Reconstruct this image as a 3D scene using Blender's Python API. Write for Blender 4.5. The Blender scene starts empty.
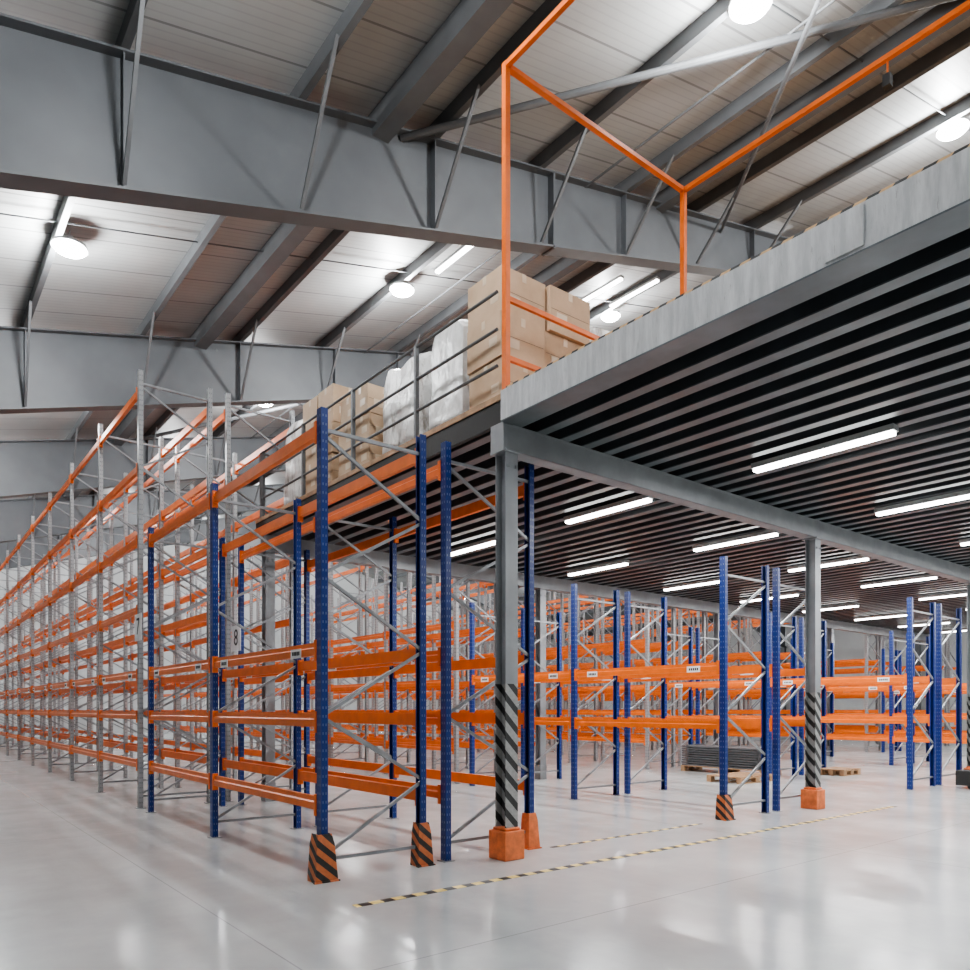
import bpy, math, random
from mathutils import Vector, Matrix
random.seed(7)
S=bpy.context.scene
COL=S.collection

# ---------------------------------------------------------------- materials
def newmat(name):
    m=bpy.data.materials.new(name); m.use_nodes=True
    nt=m.node_tree; b=nt.nodes['Principled BSDF']
    return m,nt,b
def math_(nt,op,a,b=None,c=None):
    n=nt.nodes.new('ShaderNodeMath'); n.operation=op
    for i,v in enumerate((a,b,c)):
        if v is None: continue
        if isinstance(v,(int,float)): n.inputs[i].default_value=v
        else: nt.links.new(v,n.inputs[i])
    return n.outputs[0]
def mixc(nt,f,a,b):
    n=nt.nodes.new('ShaderNodeMix'); n.data_type='RGBA'
    if isinstance(f,(int,float)): n.inputs[0].default_value=f
    else: nt.links.new(f,n.inputs[0])
    for i,v in ((6,a),(7,b)):
        if isinstance(v,tuple): n.inputs[i].default_value=(*v,1) if len(v)==3 else v
        else: nt.links.new(v,n.inputs[i])
    return n.outputs[2]
def noise(nt,scale,detail=3,vec=None,rough=.55):
    n=nt.nodes.new('ShaderNodeTexNoise'); n.inputs['Scale'].default_value=scale
    n.inputs['Detail'].default_value=detail; n.inputs['Roughness'].default_value=rough
    if vec is not None: nt.links.new(vec,n.inputs['Vector'])
    return n.outputs['Fac']
def ramp(nt,f,a,b):
    n=nt.nodes.new('ShaderNodeMapRange'); n.clamp=True
    nt.links.new(f,n.inputs[0]); n.inputs[1].default_value=a; n.inputs[2].default_value=b
    return n.outputs[0]
def coord(nt): return nt.nodes.new('ShaderNodeNewGeometry').outputs['Position']
def sep(nt,v):
    n=nt.nodes.new('ShaderNodeSeparateXYZ'); nt.links.new(v,n.inputs[0]); return n.outputs

def paint(name,c,rough=.4,metal=0.,var=.12,nscale=3.,spec=.5):
    m,nt,b=newmat(name)
    f=noise(nt,nscale,3,coord(nt))
    f=ramp(nt,f,.35,.7)
    d=tuple(x*(1-var) for x in c); l=tuple(min(1,x*(1+var)) for x in c)
    nt.links.new(mixc(nt,f,d,l),b.inputs['Base Color'])
    b.inputs['Roughness'].default_value=rough; b.inputs['Metallic'].default_value=metal
    b.inputs['Specular IOR Level'].default_value=spec
    return m
def upright_mat(name,c,hole,rough=.4,metal=0.):
    m,nt,b=newmat(name)
    uv=nt.nodes.new('ShaderNodeUVMap'); o=sep(nt,uv.outputs[0])
    u,v=o[0],o[1]
    d=math_(nt,'ABSOLUTE',math_(nt,'SUBTRACT',math_(nt,'ABSOLUTE',math_(nt,'SUBTRACT',u,.5)),.22))
    a=math_(nt,'LESS_THAN',d,.06)
    fr=math_(nt,'FRACT',math_(nt,'DIVIDE',v,.075))
    bb=math_(nt,'LESS_THAN',fr,.3)
    h=math_(nt,'MULTIPLY',a,bb)
    nt.links.new(mixc(nt,h,c,hole),b.inputs['Base Color'])
    b.inputs['Roughness'].default_value=rough; b.inputs['Metallic'].default_value=metal
    return m
def stripe_mat(name,c1,c2,kx,ky,kz,period,duty=.5,rough=.5):
    m,nt,b=newmat(name)
    o=sep(nt,coord(nt))
    s=math_(nt,'ADD',math_(nt,'ADD',math_(nt,'MULTIPLY',o[0],kx),math_(nt,'MULTIPLY',o[1],ky)),math_(nt,'MULTIPLY',o[2],kz))
    f=math_(nt,'LESS_THAN',math_(nt,'FRACT',math_(nt,'DIVIDE',math_(nt,'ADD',s,100),period)),duty)
    n=ramp(nt,noise(nt,25,4,coord(nt)),.3,.7)
    nt.links.new(mixc(nt,f,mixc(nt,n,tuple(x*.75 for x in c1),c1),mixc(nt,n,c2,tuple(x*1.6 for x in c2))),b.inputs['Base Color'])
    b.inputs['Roughness'].default_value=rough
    return m
def emis(name,c,s):
    m,nt,b=newmat(name)
    b.inputs['Base Color'].default_value=(.9,.9,.9,1)
    b.inputs['Emission Color'].default_value=(*c,1); b.inputs['Emission Strength'].default_value=s
    try: m.cycles.emission_sampling='NONE'
    except Exception: pass
    return m

BLUE=upright_mat('upright_blue_paint',(.004,.025,.16),(.14,.18,.28),.33)  # pale hole dots: light showing through from behind, painted into the colour
GREY_UP=upright_mat('upright_galvanised',(.33,.335,.34),(.10,.10,.11),.4,.25)
ORANGE=paint('beam_orange_paint',(.74,.155,.018),.38,0,.1,5)
BRACE=paint('brace_galvanised',(.27,.28,.29),.4,.4,.12,6)
WHITE=paint('label_white',(.8,.8,.8),.5)
INK=paint('label_ink',(.03,.03,.03),.5)
STEEL=paint('mezzanine_grey_paint',(.26,.27,.28),.45,.1,.12,3)
RAFTER=paint('rafter_grey_paint',(.105,.112,.12),.5,.0,.14,.8)
PURLIN=paint('purlin_grey',(.12,.125,.13),.5,.1,.1,2)
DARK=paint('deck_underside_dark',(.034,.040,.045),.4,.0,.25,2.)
DARK2=paint('deck_underside_flange',(.115,.13,.14),.34,.2,.25,2.)  # paler than DARK: lamp highlights painted into the joist bottoms
EDGE=paint('deck_edge_black',(.012,.011,.010),.6,0,.2,2.)
WOOD=paint('plywood',(.36,.22,.12),.6,0,.25,8)
GUARD=stripe_mat('guard_chevron',(.58,.17,.06),(.02,.018,.016),.8,-.8,1,.125,.5,.5)
GUARDO=paint('guard_orange',(.66,.17,.055),.5,0,.2,12)
COLSTR=stripe_mat('column_hazard',(.34,.34,.33),(.02,.02,.02),1,-1,1,.19,.45,.5)
TAPE=stripe_mat('floor_tape',(.88,.66,.22),(.008,.008,.008),1,0,0,.20,.5,.45)
KERB=stripe_mat('kerb_tape',(.75,.48,.24),(.03,.03,.03),0,1,1,.16,.5,.5)

def floor_mat():
    m,nt,b=newmat('polished_concrete')
    p=coord(nt)
    big=noise(nt,.35,5,p,.6); mid=noise(nt,1.6,6,p,.6); fine=noise(nt,30,4,p,.7)
    mp=nt.nodes.new('ShaderNodeMapping'); mp.inputs['Scale'].default_value=(1.2,.12,1); mp.inputs['Rotation'].default_value=(0,0,.15)
    nt.links.new(p,mp.inputs[0]); st=noise(nt,1.4,5,mp.outputs[0],.65)
    c=mixc(nt,ramp(nt,big,.35,.68),(.41,.43,.43),(.53,.55,.545))
    c=mixc(nt,math_(nt,'MULTIPLY',ramp(nt,mid,.45,.8),.35),c,(.62,.635,.625))
    c=mixc(nt,math_(nt,'MULTIPLY',ramp(nt,st,.5,.85),.40),c,(.31,.33,.33))
    c=mixc(nt,math_(nt,'MULTIPLY',ramp(nt,fine,.6,.8),.2),c,(.33,.34,.335))
    o=sep(nt,p)
    jx=math_(nt,'LESS_THAN',math_(nt,'ABSOLUTE',math_(nt,'SUBTRACT',math_(nt,'FRACT',math_(nt,'DIVIDE',math_(nt,'ADD',o[0],1.2),6.1)),.5)),.0009)
    jy=math_(nt,'LESS_THAN',math_(nt,'ABSOLUTE',math_(nt,'SUBTRACT',math_(nt,'FRACT',math_(nt,'DIVIDE',math_(nt,'ADD',o[1],60.3),6.1)),.5)),.0009)
    c=mixc(nt,math_(nt,'MULTIPLY',math_(nt,'MAXIMUM',jx,jy),.6),c,(.2,.2,.2))
    nt.links.new(c,b.inputs['Base Color'])
    r=math_(nt,'ADD',math_(nt,'MULTIPLY',ramp(nt,mid,.3,.75),.08),.15)
    nt.links.new(r,b.inputs['Roughness'])
    b.inputs['Specular IOR Level'].default_value=.65
    return m
def roof_mat():
    m,nt,b=newmat('roof_sheeting')
    p=coord(nt); o=sep(nt,p)
    f1=math_(nt,'FRACT',math_(nt,'DIVIDE',math_(nt,'ADD',o[1],50),1.0))
    seam=math_(nt,'LESS_THAN',f1,.035)
    f2=math_(nt,'FRACT',math_(nt,'DIVIDE',math_(nt,'ADD',o[1],50),.125))
    rib=math_(nt,'LESS_THAN',f2,.2)
    n=ramp(nt,noise(nt,.6,4,p),.3,.7)
    c=mixc(nt,n,(.31,.318,.315),(.385,.392,.388))
    c=mixc(nt,math_(nt,'MULTIPLY',rib,.14),c,(.1,.1,.1))
    c=mixc(nt,math_(nt,'MULTIPLY',seam,.55),c,(.08,.08,.08))
    nt.links.new(c,b.inputs['Base Color']); b.inputs['Roughness'].default_value=.55
    return m
def fascia_mat():
    m,nt,b=newmat('fascia_weathered_paint')
    p=coord(nt)
    mp=nt.nodes.new('ShaderNodeMapping'); mp.inputs['Scale'].default_value=(3,5,.7); nt.links.new(p,mp.inputs[0])
    n=noise(nt,2.5,7,mp.outputs[0],.7)
    c=mixc(nt,ramp(nt,n,.40,.68),(.42,.43,.44),(.62,.63,.63))
    c=mixc(nt,math_(nt,'MULTIPLY',ramp(nt,noise(nt,8,6,mp.outputs[0],.75),.60,.66),.55),c,(.25,.245,.24))
    nt.links.new(c,b.inputs['Base Color']); b.inputs['Roughness'].default_value=.45; b.inputs['Metallic'].default_value=.1
    return m
def card_mat():
    m,nt,b=newmat('cardboard')
    p=coord(nt)
    c=mixc(nt,ramp(nt,noise(nt,2.5,5,p),.3,.7),(.46,.325,.215),(.58,.43,.30))
    nt.links.new(c,b.inputs['Base Color']); b.inputs['Roughness'].default_value=.75
    return m
def wrap_mat(name,c,c2,bs=.5,sc=5,lo=.4,hi=.62):
    m,nt,b=newmat(name)
    p=coord(nt)
    mp=nt.nodes.new('ShaderNodeMapping'); mp.inputs['Scale'].default_value=(1,1,.35); mp.inputs['Rotation'].default_value=(.3,.3,0); nt.links.new(p,mp.inputs[0])
    n=noise(nt,sc,6,mp.outputs[0],.7)
    nt.links.new(mixc(nt,ramp(nt,n,lo,hi),c,c2),b.inputs['Base Color'])
    b.inputs['Roughness'].default_value=.2
    bp=nt.nodes.new('ShaderNodeBump'); bp.inputs['Strength'].default_value=bs; bp.inputs['Distance'].default_value=.04
    nt.links.new(noise(nt,10,5,mp.outputs[0],.6),bp.inputs['Height']); nt.links.new(bp.outputs[0],b.inputs['Normal'])
    return m
FLOOR=floor_mat(); ROOF=roof_mat(); FASCIA=fascia_mat(); CARD=card_mat()
WRAP=wrap_mat('stretch_wrap_white',(.66,.66,.65),(.86,.86,.85))
WRAP2=wrap_mat('stretch_wrap_clear',(.30,.27,.24),(.72,.72,.71),.6,6,.35,.5)
WRAP3=wrap_mat('stretch_wrap_brown',(.22,.14,.085),(.52,.46,.40))
CTAPE=paint('packing_tape',(.64,.53,.40),.3)
WALL=paint('wall_panel_white',(.46,.47,.47),.6,0,.04,.5)
GLOW=emis('lamp_glow',(1,1,1),80)
TUBE=emis('tube_glow',(1,1,.97),16)
HOUS=paint('lamp_housing',(.5,.5,.5),.4,.3)
RUB=paint('rubber_black',(.02,.02,.02),.6)

# ---------------------------------------------------------------- mesh builder
class MB:
    def __init__(s): s.v=[]; s.f=[]; s.m=[]; s.uv=[]
    def face(s,idx,mi,uv=None):
        s.f.append(tuple(idx)); s.m.append(mi); s.uv.append(uv)
    def box(s,x0,x1,y0,y1,z0,z1,mi=0):
        b=len(s.v)
        s.v+=[(x0,y0,z0),(x1,y0,z0),(x1,y1,z0),(x0,y1,z0),(x0,y0,z1),(x1,y0,z1),(x1,y1,z1),(x0,y1,z1)]
        for q in ((0,3,2,1),(4,5,6,7),(0,1,5,4),(1,2,6,5),(2,3,7,6),(3,0,4,7)): s.face([b+i for i in q],mi)
    def bar(s,p,q,w,h,mi=0,up=(0,0,1)):
        p=Vector(p);q=Vector(q);d=(q-p).normalized();u=Vector(up)
        if abs(d.dot(u))>.98: u=Vector((1,0,0))
        a=d.cross(u).normalized(); c=a.cross(d).normalized()
        b=len(s.v)
        for o in (p,q):
            for i,j in ((-1,-1),(1,-1),(1,1),(-1,1)): s.v.append(tuple(o+a*(w/2*i)+c*(h/2*j)))
        for f in ((0,1,2,3),(7,6,5,4),(0,4,5,1),(1,5,6,2),(2,6,7,3),(3,7,4,0)): s.face([b+i for i in f],mi)
    def tube(s,p,q,r,mi=0,n=10):
        p=Vector(p);q=Vector(q);d=(q-p).normalized();u=Vector((0,0,1))
        if abs(d.dot(u))>.98: u=Vector((1,0,0))
        a=d.cross(u).normalized(); c=a.cross(d).normalized(); b=len(s.v)
        for o in (p,q):
            for i in range(n):
                t=2*math.pi*i/n; s.v.append(tuple(o+a*(r*math.cos(t))+c*(r*math.sin(t))))
        for i in range(n):
            j=(i+1)%n; s.face([b+i,b+j,b+n+j,b+n+i],mi)
        s.face([b+i for i in range(n)][::-1],mi); s.face([b+n+i for i in range(n)],mi)
    def extr(s,prof,axis,t0,t1,mi=0,uvs=None):
        n=len(prof); b=len(s.v)
        for t in (t0,t1):
            for (a,c) in prof:
                s.v.append((a,c,t) if axis=='z' else ((a,t,c) if axis=='y' else (t,a,c)))
        for i in range(n):
            j=(i+1)%n
            uv=None
            if uvs and uvs[i]: uv=[(0,t0),(1,t0),(1,t1),(0,t1)]
            s.face([b+i,b+j,b+n+j,b+n+i],mi,uv)
        s.face([b+i for i in range(n)][::-1],mi); s.face([b+n+i for i in range(n)],mi)
    def obj(s,name,mats,parent=None,bevel=0,smooth=False):
        me=bpy.data.meshes.new(name); me.from_pydata(s.v,[],s.f)
        for m in mats: me.materials.append(m)
        me.polygons.foreach_set('material_index',s.m)
        uvl=me.uv_layers.new(name='UVMap')
        dat=[]
        for f,uv in zip(s.f,s.uv):
            if uv is None: dat+= [-9.,0.]*len(f)
            else:
                for a in uv: dat+=[a[0],a[1]]
        uvl.data.foreach_set('uv',dat)
        me.update()
        import bmesh
        bm=bmesh.new(); bm.from_mesh(me); bmesh.ops.recalc_face_normals(bm,faces=bm.faces); bm.to_mesh(me); bm.free()
        o=bpy.data.objects.new(name,me); COL.objects.link(o)
        if parent: o.parent=parent
        if bevel:
            md=o.modifiers.new('b','BEVEL'); md.width=bevel; md.segments=2; md.limit_method='ANGLE'
        if smooth:
            for p in me.polygons: p.use_smooth=True
        return o
def empty(name,loc=(0,0,0)):
    e=bpy.data.objects.new(name,None); e.location=loc; e.empty_display_size=.2; COL.objects.link(e); return e

# ---------------------------------------------------------------- building shell
XW0,XR,XW1=-5.0,20.0,45.0
Y0,Y1=-8.0,50.0
def zroof(x): return 8.80+.243*(x if x<=XR else 2*XR-x)
def zbot(x):  return 6.85+.289*(x if x<=XR else 2*XR-x)
mb=MB(); mb.box(XW0-.2,XW1+.2,Y0-.2,Y1+.2,-.2,0); mb.obj('floor',[FLOOR])
mb=MB()
for a,b in ((XW0-.2,XR),(XR,XW1+.2)):
    mb.extr([(a,zroof(a)),(b,zroof(b)),(b,zroof(b)+.15),(a,zroof(a)+.15)],'y',Y0-.2,Y1+.2)
mb.obj('ceiling',[ROOF])
def gable(y0,y1,name):
    m=MB(); m.extr([(XW0,0),(XW1,0),(XW1,zroof(XW1)),(XR,zroof(XR)),(XW0,zroof(XW0))],'y',y0,y1); m.obj(name,[WALL])
gable(Y1,Y1+.2,'wall_back'); gable(Y0-.2,Y0,'wall_front')
mb=MB(); mb.box(XW0-.2,XW0,Y0,Y1,0,zroof(XW0)); mb.obj('wall_left',[WALL])
mb=MB(); mb.box(XW1,XW1+.2,Y0,Y1,0,zroof(XW1)); mb.obj('wall_right',[WALL])

purl=[2.1+2.17*k for k in range(-3,9)]
RY=[1.4,9.4,17.4,25.4,33.4,41.4]
for y in RY:
    m=MB()
    for sgn in (0,1):
        def X(x): return x if not sgn else 2*XR-x
        def slab(x0,x1,f0,f1,w):
            P=[(X(x0),f0(x0)),(X(x1),f0(x1)),(X(x1),f1(x1)),(X(x0),f1(x0))]
            m.extr(P,'y',y-w/2,y+w/2)
        zt=lambda x: zroof(x)-.24
        slab(-4.9,20,lambda x:zbot(x)+.02,lambda x:zt(x)-.02,.02)
        slab(-4.9,20,zbot,lambda x:zbot(x)+.03,.30)
        slab(-4.9,20,lambda x:zt(x)-.03,zt,.30)
        for px in (2.1,6.44,10.78,15.1):
            xx=X(px); m.box(xx-.008,xx+.008,y-.13,y+.13,zbot(px)+.03,zt(px)-.03)
        xx=X(8.9); m.box(xx-.02,xx+.02,y-.15,y+.15,zbot(8.9)-.02,zt(8.9)-.02)
        xl=X(-4.75)
        m.box(xl-.2,xl-.17,y-.15,y+.15,0,zbot(-4.9)); m.box(xl+.27,xl+.3,y-.15,y+.15,0,zbot(-4.4)); m.box(xl-.17,xl+.27,y-.01,y+.01,0,zbot(-4.7))
    m.obj('roof_rafter',[RAFTER])
m=MB()
for px in purl:
    for X in (px,2*XR-px):
        if abs(X-XR)<.2: continue
        z=zroof(X)
        m.extr([(X-.035,z-.24),(X+.055,z-.24),(X+.055,z-.22),(X-.015,z-.22),(X-.015,z-.02),(X+.02,z-.02),(X+.02,z-.0),(X-.035,z-.0)],'y',Y0,Y1)
z=zroof(5.55)
m.box(5.42,5.68,Y0,Y1,z-.40,z-.05)
z=zroof(11.9); m.box(11.8,12.0,Y0,Y1,z-.34,z-.05)
m.obj('roof_purlins',[PURLIN])
m=MB()
for y in RY:
    for px in purl[2:]:
        for d in (-1.25,1.25):
            m.bar((px,y+.14*(1 if d>0 else -1),zbot(px)+.05),(px-.05,y+d,zroof(px)-.2),.045,.045)
for (a,b) in ((1.4,9.4),(17.4,25.4),(33.4,41.4)):
    for (xa,xb) in ((5.9,14.0),):
        m.tube((xa,b,zroof(xa)-.3),(xb,a,zroof(xb)-.3),.055)
        m.tube((xb,b,zroof(xb)-.42),(xa,a,zroof(xa)-.42),.035)
for yy in (5.4,13.4,21.4,29.4):
    m.tube((-4,yy,zroof(-4)-.12),(19,yy,zroof(19)-.12),.012,0,6)
m.obj('roof_bracing',[PURLIN])
m=MB()
for y in RY[1:4]:
    m.tube((-4.,y+.17,zbot(-4)+.16),(19,y+.17,zbot(19)+.16),.022)
for x in (9.8,): m.tube((x,Y0+.3,zroof(x)-.27),(x,Y1-.3,zroof(x)-.27),.02,0,8)
m.obj('cable_conduit',[PURLIN])

# ---------------------------------------------------------------- high-bay lamps
def lathe(m,prof,mi,n=24):
    b=len(m.v)
    for (r,z) in prof:
        for i in range(n):
            t=2*math.pi*i/n; m.v.append((r*math.cos(t),r*math.sin(t),z))
    for k in range(len(prof)-1):
        for i in range(n):
            j=(i+1)%n; m.face([b+k*n+i,b+k*n+j,b+(k+1)*n+j,b+(k+1)*n+i],mi)
m=MB(); lathe(m,[(.001,.24),(.06,.24),(.07,.16),(.16,.13),(.27,.10),(.275,.05),(.26,.05),(.001,.09)],0)
lathe(m,[(.001,-.05),(.13,-.035),(.22,.01),(.255,.06)],1)
m.tube((0,0,.23),(0,0,.35),.012,0,6)
lampo=m.obj('high_bay_lamp',[HOUS,GLOW],smooth=True); lm=lampo.data
first=True
HBP=560
for x in (2.3,8.7,15.4,24.6,34):
    for y in (-2.6,5.4,13.8,21.4,29.4,37.4,45.4):
        if first: o=lampo; first=False
        else: o=bpy.data.objects.new('high_bay_lamp',lm); COL.objects.link(o)
        o.location=(x,y,zroof(x)-.36)
        l=bpy.data.lights.new('bulb','POINT'); l.energy=HBP; l.shadow_soft_size=.17; l.color=(.96,.985,1)
        lo=bpy.data.objects.new('bulb',l); COL.objects.link(lo); lo.parent=o; lo.location=(0,0,-.25)
m=MB(); m.box(-.06,.06,-.78,.78,0,.06,0); m.box(-.045,.045,-.76,.76,-.035,0,1)
tubo=m.obj('linear_light_fitting',[HOUS,TUBE],bevel=.008); tm=tubo.data
def tubelight(x,y,z,P,first=[True]):
    if first[0]: o=tubo; first[0]=False
    else:
        o=bpy.data.objects.new('linear_light_fitting',tm); COL.objects.link(o)
    o.location=(x,y,z)
    l=bpy.data.lights.new('tube','AREA'); l.shape='RECTANGLE'; l.size=.09; l.size_y=1.5; l.energy=P; l.color=(.98,.99,1)
    lo=bpy.data.objects.new('tube',l); COL.objects.link(lo); lo.parent=o; lo.location=(0,0,-.04)
for i in range(8):
    for j in range(4):
        tubelight(7.8+3.1*i,.97+3.05*j,4.262,85)
for (tx,ty) in ((8.9,12.0),(13.6,12.6),(14.7,12.4)): tubelight(tx,ty,zroof(tx)-.36,50)

# ---------------------------------------------------------------- mezzanine
MZ=empty('mezzanine')
EX=4.73; DZ=4.62; UB=4.33; YE=12.0; XE=31.0; YS=-4.0
m=MB()
m.box(EX+.06,XE,YS,YE,DZ-.04,DZ,0)
m.box(EX-.01,EX+.06,5.62,YE,DZ-.06,DZ,0)
m.obj('deck_boards',[WOOD],MZ)
m=MB()
x=EX+.12
while x<XE-.3:
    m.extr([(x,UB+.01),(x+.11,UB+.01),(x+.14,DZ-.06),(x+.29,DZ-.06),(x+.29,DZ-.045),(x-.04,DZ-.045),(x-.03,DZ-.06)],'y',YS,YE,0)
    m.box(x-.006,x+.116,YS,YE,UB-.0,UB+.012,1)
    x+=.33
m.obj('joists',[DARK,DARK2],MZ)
m=MB()
FX=EX-.05
m.extr([(FX,UB),(FX+.02,UB),(FX+.02,DZ-.02),(FX+.08,DZ-.02),(FX+.08,DZ),(FX,DZ)],'y',YS,5.62,0)
m.box(FX+.0,FX+.15,YS,5.62,UB-.012,UB,1)
for yy in (2.25,-1.2): m.box(FX-.01,FX,yy-.12,yy+.12,UB+.02,DZ-.02,0)
m.obj('fascia',[FASCIA,DARK2],MZ)
m=MB(); m.box(EX-.0,EX+.05,5.62,YE,UB,DZ-.06); m.obj('edge_joist',[EDGE],MZ)
m=MB(); m.box(EX+.0,EX+.06,YS,5.6,DZ,DZ+.05,0)
m.obj('kerb',[KERB],MZ)
CX=[4.84,10.9,17.35,23.5,29.6]; CY=[-.6,5.72,11.75]
m=MB()
for y in CY:
    m.box(EX-.0,XE,y-.09,y+.09,4.07,4.09); m.box(EX-.0,XE,y-.09,y+.09,UB-.02,UB-.0); m.box(EX-.0,XE,y-.085,y-.07,4.07,UB)
    m.box(EX-.0,XE,y+.05,y+.06,4.07,UB)
m.obj('primary_beams',[STEEL],MZ)
m=MB(); cw=.08
for y in CY:
    for x in CX:
        for (z0,z1,mi) in ((.3,1.75,1),(1.75,4.07,0)):
            if y>10: mi=0
            m.box(x-cw,x+cw,y-cw,y-cw+.012,z0,z1,mi); m.box(x-cw,x+cw,y+cw-.012,y+cw,z0,z1,mi); m.box(x-.006,x+.006,y-cw+.012,y+cw-.012,z0,z1,mi)
        m.box(x-.11,x+.11,y-.12,y+.12,4.05,4.07,0)
        m.box(x-.09,x+.09,y-.09,y+.09,0.,.3,0)
        for sx in(-1,1): m.box(x+sx*.05-.01,x+sx*.05+.01,y-.10,y-.08,3.9,3.93,0)
m.obj('columns',[STEEL,COLSTR],MZ)
m=MB()
for y in CY[:2]:
    for x in CX: 
        m.extr([(x-.13,y-.13),(x+.13,y-.13),(x+.13,y+.13),(x-.13,y+.13)],'z',0.0,.29); m.box(x-.10,x+.10,y-.10,y+.10,.29,.32)
m.obj('column_guards',[GUARDO],MZ,bevel=.012)
m=MB(); m.box(EX-.015,EX,5.62,5.82,4.05,UB); m.obj('end_plate',[STEEL],MZ)

def rails():
    m=MB(); x0,x1=4.85,7.75; ya,yb=5.74,1.1; zt=8.0; w=.06; r=.05
    for x in (x0,x1):
        m.box(x-w/2,x+w/2,ya-w/2,ya+w/2,DZ,zt); m.box(x-w/2,x+w/2,yb-w/2,yb+w/2,DZ,zt)
        m.box(x-.08,x+.08,ya-.08,ya+.08,DZ,DZ+.012)
        m.box(x-r/2,x+r/2,yb,ya,zt-r,zt)
    m.box(x0,x1,ya-w/2,ya+w/2,zt-r,zt)
    for z in (DZ+.42,DZ+1.02): m.box(x0,x1,ya-.02,ya+.02,z-.025,z+.025)
    m.tube((x1,3.3,zt-.06),(x1,3.3,zt-.22),.01,0,6); m.box(x1-.035,x1+.035,3.265,3.335,zt-.32,zt-.2,1)
    return m.obj('pallet_gate_frame',[ORANGE,RUB])
rails()
m=MB()
for z in (DZ+.35,DZ+.72,DZ+1.1): m.tube((4.80,5.82,z),(4.80,YE-.05,z),.018)
y=7.3
while y<YE: m.box(4.775,4.825,y-.02,y+.02,DZ,DZ+1.11); y+=1.52
for z in (DZ+.55,DZ+1.1): m.tube((4.80,YE-.05,z),(14,YE-.05,z),.018)
for k in range(6): m.box(4.78+1.8*k,4.82+1.8*k,YE-.07,YE-.03,DZ,DZ+1.11)
m.obj('guard_rail',[PURLIN])

# ---------------------------------------------------------------- pallet loads
def pallet(m,x0,x1,y0,y1,z,mi):
    n=6; w=(x1-x0)/(n+ (n-1)*.4)
    for i in range(n):
        a=x0+i*w*1.4; m.box(a,a+w,y0,y1,z+.12,z+.142,mi)
    for yy in (y0,(y0+y1)/2-.05,y1-.1):
        for xx in (x0,(x0+x1)/2-.07,x1-.14): m.box(xx,xx+.14,yy,yy+.1,z+.02,z+.10,mi)
        m.box(x0,x1,yy,yy+.1,z+.10,z+.12,mi); m.box(x0,x1,yy,yy+.1,z,z+.02,mi)
def cartons(name,x0,x1,y0,y1,z,layers,nx,ny,jit=.02):
    m=MB(); pallet(m,x0,x1,y0,y1,z,2); zz=z+.142
    for h in layers:
        for i in range(nx):
            for j in range(ny):
                a=x0+(x1-x0)*i/nx+.006; b=x0+(x1-x0)*(i+1)/nx-.006; c=y0+(y1-y0)*j/ny+.006; d=y0+(y1-y0)*(j+1)/ny-.006
                jx,jy=random.uniform(-jit,jit),random.uniform(-jit,jit); hh=h-random.uniform(.004,.02)
                a+=jx;b+=jx;c+=jy;d+=jy
                v0=len(m.v); m.box(a,b,c,d,zz,zz+hh,0)
                mx=(a+b)/2; my=(c+d)/2
                m.box(mx-.03,mx+.03,c-.002,d+.002,zz+hh-.09,zz+hh+.002,1)
                m.box(a-.002,b+.002,my-.03,my+.03,zz+hh-.09,zz+hh+.0015,1)
                m.box(a+.02,b-.02,c-.0015,c+.001,zz+hh*.5-.004,zz+hh*.5,3)
                m.box(a+.10,a+.26,c-.002,c,zz+hh*.25,zz+hh*.25+.1,1)
                m.box(a-.002,a,c+.06,c+.2,zz+hh*.3,zz+hh*.3+.09,1)
                ang=random.uniform(-.035,.035); ca,sa=math.cos(ang),math.sin(ang)
                for q in range(v0,len(m.v)):
                    X_,Y_,Z_=m.v[q]; X_-=mx; Y_-=my; m.v[q]=(mx+ca*X_-sa*Y_,my+sa*X_+ca*Y_,Z_)
        zz+=h
    return m.obj(name,[CARD,CTAPE,WOOD,INK],bevel=.008)
D1=DZ+.002
cartons('cardboard_box_stack',5.10,6.38,6.08,6.70,D1,[.50,.48,.52],2,1,.03)
cartons('cardboard_box_stack',5.05,6.15,8.85,9.7,D1,[.40,.36,.40],2,2)
cartons('cardboard_box_stack',5.05,6.2,9.9,10.9,D1,[.5,.45,.55],2,2)
cartons('cardboard_box_stack',6.5,7.5,7.6,8.6,D1,[.5,.5,.5],2,2)
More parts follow.
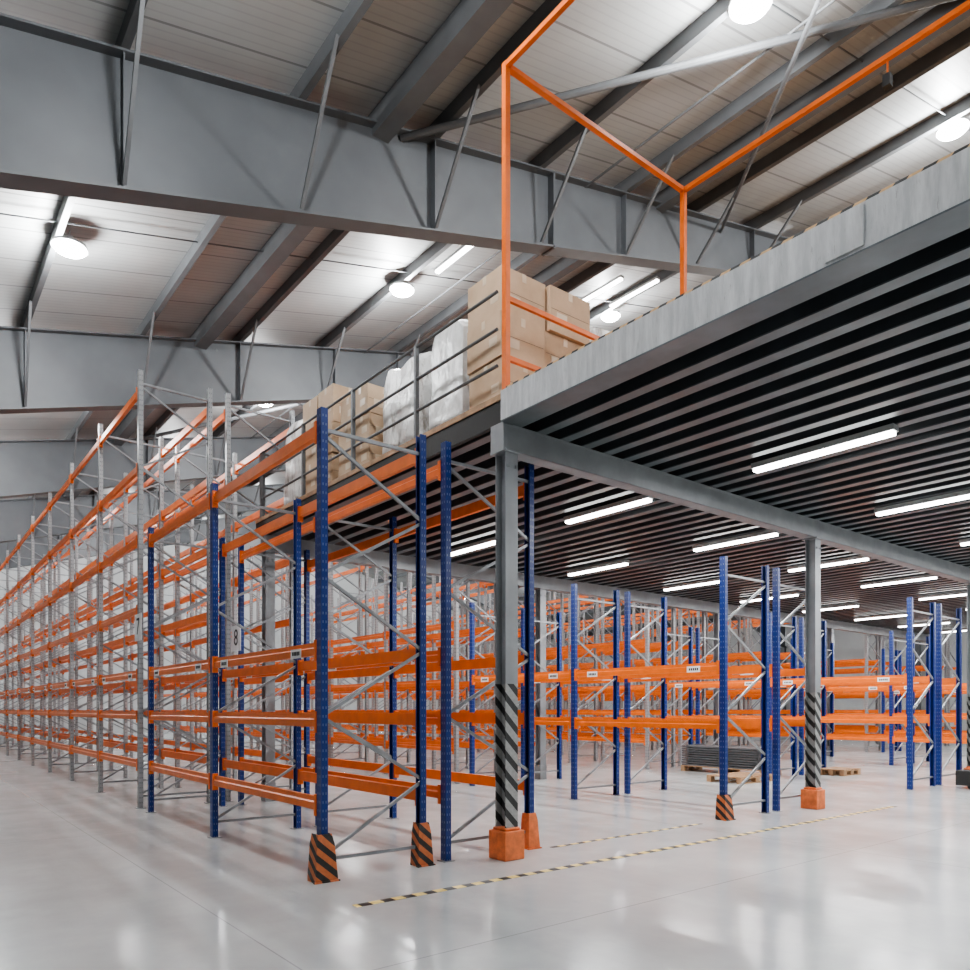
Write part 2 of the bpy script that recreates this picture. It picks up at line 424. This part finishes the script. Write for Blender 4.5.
def wrapped(name,x0,x1,y0,y1,z,h,mat,seed,lump=1.):
    from mathutils import noise as mn
    mm=MB(); pallet(mm,x0,x1,y0,y1,z,1)
    nx,ny,nz=14,12,16
    def P(u,v,w):
        x=x0+.02+(x1-x0-.04)*u; y=y0+.02+(y1-y0-.04)*v; zz=z+.142+h*w
        cx,cy=(x0+x1)/2,(y0+y1)/2
        k=1-.06*(w**3)-.05*((abs(2*u-1)*abs(2*v-1))**2)
        dx=mn.noise(Vector((x*4+seed,y*4,zz*4)))*.06*lump
        dz=mn.noise(Vector((x*3,y*3+seed,1)))*.16*w*lump
        return (cx+(x-cx)*(k+dx),cy+(y-cy)*(k+dx),zz+dz-(.07*w*((2*u-1)**4+(2*v-1)**4)))
    idx={}
    for i in range(nx+1):
        for j in range(ny+1):
            for k in range(nz+1):
                if i in(0,nx) or j in (0,ny) or k in(0,nz):
                    idx[i,j,k]=len(mm.v); mm.v.append(P(i/nx,j/ny,k/nz))
    for i in range(nx):
        for j in range(ny):
            for k in (0,nz): mm.face([idx[i,j,k],idx[i+1,j,k],idx[i+1,j+1,k],idx[i,j+1,k]],0)
    for i in range(nx):
        for k in range(nz):
            for j in (0,ny): mm.face([idx[i,j,k],idx[i+1,j,k],idx[i+1,j,k+1],idx[i,j,k+1]],0)
    for j in range(ny):
        for k in range(nz):
            for i in (0,nx): mm.face([idx[i,j,k],idx[i,j+1,k],idx[i,j+1,k+1],idx[i,j,k+1]],0)
    return mm.obj(name,[mat,WOOD])
wrapped('wrapped_pallet_load',5.1,6.1,6.82,7.55,D1,1.34,WRAP,1,.7)
wrapped('wrapped_pallet_load',5.1,6.1,7.72,8.68,D1,1.24,WRAP2,5,.8)
wrapped('wrapped_pallet_load',6.75,7.5,6.3,7.2,D1,1.55,WRAP2,9)
wrapped('wrapped_pallet_load',5.1,6.2,11.05,11.85,D1,1.5,WRAP2,12)
wrapped('wrapped_pallet_load',8.1,9.2,6.3,7.3,D1,1.2,WRAP3,15)
wrapped('wrapped_pallet_load',6.4,7.4,9.2,10.2,D1,1.6,WRAP3,19)

# ---------------------------------------------------------------- racking
def upright(m,x,y,H,side,mi):
    s=side; w=.043; d=.065; t=.004
    prof=[(x,y-w),(x,y+w),(x+s*d,y+w),(x+s*d,y+w-.018),(x+s*(d-t),y+w-.018),(x+s*(d-t),y+w-t),(x+s*t,y+w-t),(x+s*t,y-w+t),(x+s*(d-t),y-w+t),(x+s*(d-t),y-w+.018),(x+s*d,y-w+.018),(x+s*d,y-w)]
    uvs=[False]*12; uvs[0]=True; uvs[1]=True; uvs[11]=True
    m.extr(prof,'z',.006,H,mi,uvs)
    m.box(x-.03 if s>0 else x-.10, x+.10 if s>0 else x+.03, y-.06,y+.06,0,.008,2)
def frame(m,x0,x1,y,H,mi,n=None):
    upright(m,x0,y,H,1,mi); upright(m,x1,y,H,-1,mi)
    a=x0+.04;b=x1-.04; z=.18
    m.bar((a,y,z),(b,y,z),.03,.03,2)
    k=0; step=.62
    while z+step<H-.12:
        p,q=(a,b) if k%2==0 else (b,a)
        m.bar((p,y-.01,z+.03),(q,y-.01,z+step),.028,.028,2); z+=step; k+=1
    m.bar((a,y,z+.05),(b,y,z+.05),.03,.03,2)
def beam(m,x,ya,yb,z,side,lab=False):
    s=side
    h=.115; z0=z-h/2
    prof=[(x,z0),(x-s*.05,z0),(x-s*.05,z0+h),(x-s*.014,z0+h),(x-s*.014,z0+h*.64),(x,z0+h*.54)]
    m.extr(prof,'y',ya+.045,yb-.045,1)
    for yy in (ya+.043,yb-.043-.04):
        m.box(min(x+s*.006,x-s*.054),max(x+s*.006,x-s*.054),yy,yy+.04,z-.11,z+.08,1)
    if lab:
        for yy in (ya+.35,yb-.55):
            xx=x+s*.004
            m.box(min(x,xx),max(x,xx),yy,yy+.22,z-.065,z+.02,3)
            xx2=x+s*.006
            for q in range(5): m.box(min(x,xx2),max(x,xx2),yy+.03+q*.033,yy+.052+q*.033,z-.04,z-.005,4)
def rack(name,x0,x1,ys,H,levels,mat,labz=None):
    m=MB()
    for y in ys: frame(m,x0,x1,y,H,0)
    for i,(a,b) in enumerate(zip(ys[:-1],ys[1:])):
        for z in levels:
            lab=(labz is not None and abs(z-labz)<.01)
            beam(m,x0-.004,a,b,z,-1,lab); beam(m,x1+.004,a,b,z,1,lab)
    return m.obj(name,[mat,ORANGE,BRACE,WHITE,INK])
def rows(k): 
    b=2.93+5.94*k
    return ((b,b+1.10),(b+1.33,b+(2.50 if k==0 else 2.42)))
low=[6.0,8.79,11.50]
for k in range(5):
    for r,(a,b) in enumerate(rows(k)):
        if k==0:
            rack('pallet_rack',a,b,low,4.13,[.67,1.40,2.03,3.95] if r==0 else [.67,1.40,2.03,3.88],BLUE,2.03)
        else:
            rack('pallet_rack',a-.05,b-.05,[5.9,8.73,11.50],3.57,[1.28,2.08] if k<3 else [.7,1.3,2.08],BLUE,2.08)
for k in range(6):
    tall=[12.08+2.72*i for i in range(13 if k==0 else 9)]
    for r,(a,b) in enumerate(rows(k)):
        rack('tall_pallet_rack',a,b,tall,6.62,[.67,1.40,2.03,3.0,4.05,5.15,6.3] if k==0 else [.7,1.4,2.05,3.2,5.8],GREY_UP,2.03)

def guard(x,y,H,mat,name='rack_upright_guard',w=.13):
    m=MB(); b=len(m.v)
    def sect(z,g): 
        return [(x-g,y+.06,z),(x-g,y-g,z),(x+g,y-g,z),(x+g,y+.06,z),(x+g-.008,y+.06,z),(x+g-.008,y-g+.008,z),(x-g+.008,y-g+.008,z),(x-g+.008,y+.06,z)]
    z=[0,.03,.33*H/.42,H]; g=[w,w,w*.8,w*.62]
    for zi,gi in zip(z,g): m.v+=sect(zi,gi)
    for k in range(3):
        for i in range(8):
            j=(i+1)%8; m.face([b+k*8+i,b+k*8+j,b+(k+1)*8+j,b+(k+1)*8+i],0)
    for base in (b,b+24):
        m.face([base+0,base+1,base+6,base+7],0); m.face([base+1,base+2,base+5,base+6],0); m.face([base+2,base+3,base+4,base+5],0)
    m.box(x-w-.015,x+w+.015,y-w-.015,y-w+.02,0,.012,0)
    return m.obj(name,[mat])
guard(2.955,6.0,.41,GUARD,w=.105); guard(4.0,6.0,.41,GUARD,w=.085); guard(5.40,6.0,.38,GUARDO,w=.08)
guard(8.85,5.9,.34,GUARD,w=.10)

m=MB(); m.box(2.76,12.1,5.01,5.09,0.0005,.0025); m.obj('floor_tape',[TAPE])
m=MB(); m.box(5.6,8.3,5.84,5.89,0.0005,.0025); m.obj('floor_tape',[TAPE])

def sign(x,y,z,txt):
    m=MB(); m.box(x-.008,x,y-.19,y+.19,z-.2,z+.2,0)
    o=m.obj('aisle_number_sign',[WHITE,BRACE])
    c=bpy.data.curves.new('numeral','FONT'); c.body=txt; c.size=.36; c.align_x='CENTER'; c.align_y='CENTER'; c.extrude=.001
    t=bpy.data.objects.new('numeral',c); COL.objects.link(t); c.materials.append(INK)
    t.rotation_euler=(math.pi/2,0,-math.pi/2); t.location=(x-.0105,y,z); t.parent=o
sign(2.905,11.95,2.72,'7'); sign(4.22,11.5,2.6,'8')

m=MB(); pallet(m,15.02,15.75,9.0,11.2,0,1)
z=.142
for k in range(9):
    m.box(15.03,15.74,9.02,11.18,z,z+.035,0); z+=.055
    for yy in (9.1,10.1,11.0): m.box(15.05,15.72,yy,yy+.06,z-.02,z,0)
m.obj('stacked_steel_panels',[PURLIN,WOOD])
m=MB(); pallet(m,13.2,14.4,8.4,9.2,0,0); m.obj('wooden_pallet',[WOOD])
m=MB(); pallet(m,16.6,17.4,8.0,8.6,0,0); m.obj('wooden_pallet',[WOOD])
def truck(x,y):
    m=MB()
    m.box(x,x+.35,y,y+.55,.06,.34,0); m.box(x+.35,x+1.45,y,y+.16,.06,.12,0); m.box(x+.35,x+1.45,y+.39,y+.55,.06,.12,0)
    m.bar((x+.05,y+.12,.3),(x+.02,y-.1,1.1),.04,.04,0); m.bar((x+.02,y-.25,1.12),(x+.02,y+.05,1.12),.04,.04,0)
    for yy in (y+.2,y+.33): m.tube((x+.1,yy-.03,.09),(x+.1,yy+.03,.09),.09,0,16)
    for yy in (y+.08,y+.47): m.tube((x+1.3,yy-.03,.045),(x+1.3,yy+.03,.045),.045,0,12)
    m.obj('pallet_truck',[RUB],bevel=.01)
truck(15.75,4.93)

# ---------------------------------------------------------------- camera / world
w=bpy.data.worlds.new('World'); S.world=w; w.use_nodes=True
w.node_tree.nodes['Background'].inputs[0].default_value=(.8,.85,.9,1); w.node_tree.nodes['Background'].inputs[1].default_value=.3
cam=bpy.data.cameras.new('camera'); co=bpy.data.objects.new('camera',cam); COL.objects.link(co)
co.location=(0,0,1.5); co.rotation_euler=(math.pi/2,0,-math.radians(38.58))
cam.lens=36*745.9/970; cam.shift_y=.2309; cam.clip_end=300
S.camera=co
try: S.view_settings.look='AgX - Medium High Contrast'
except Exception as e: print(e)
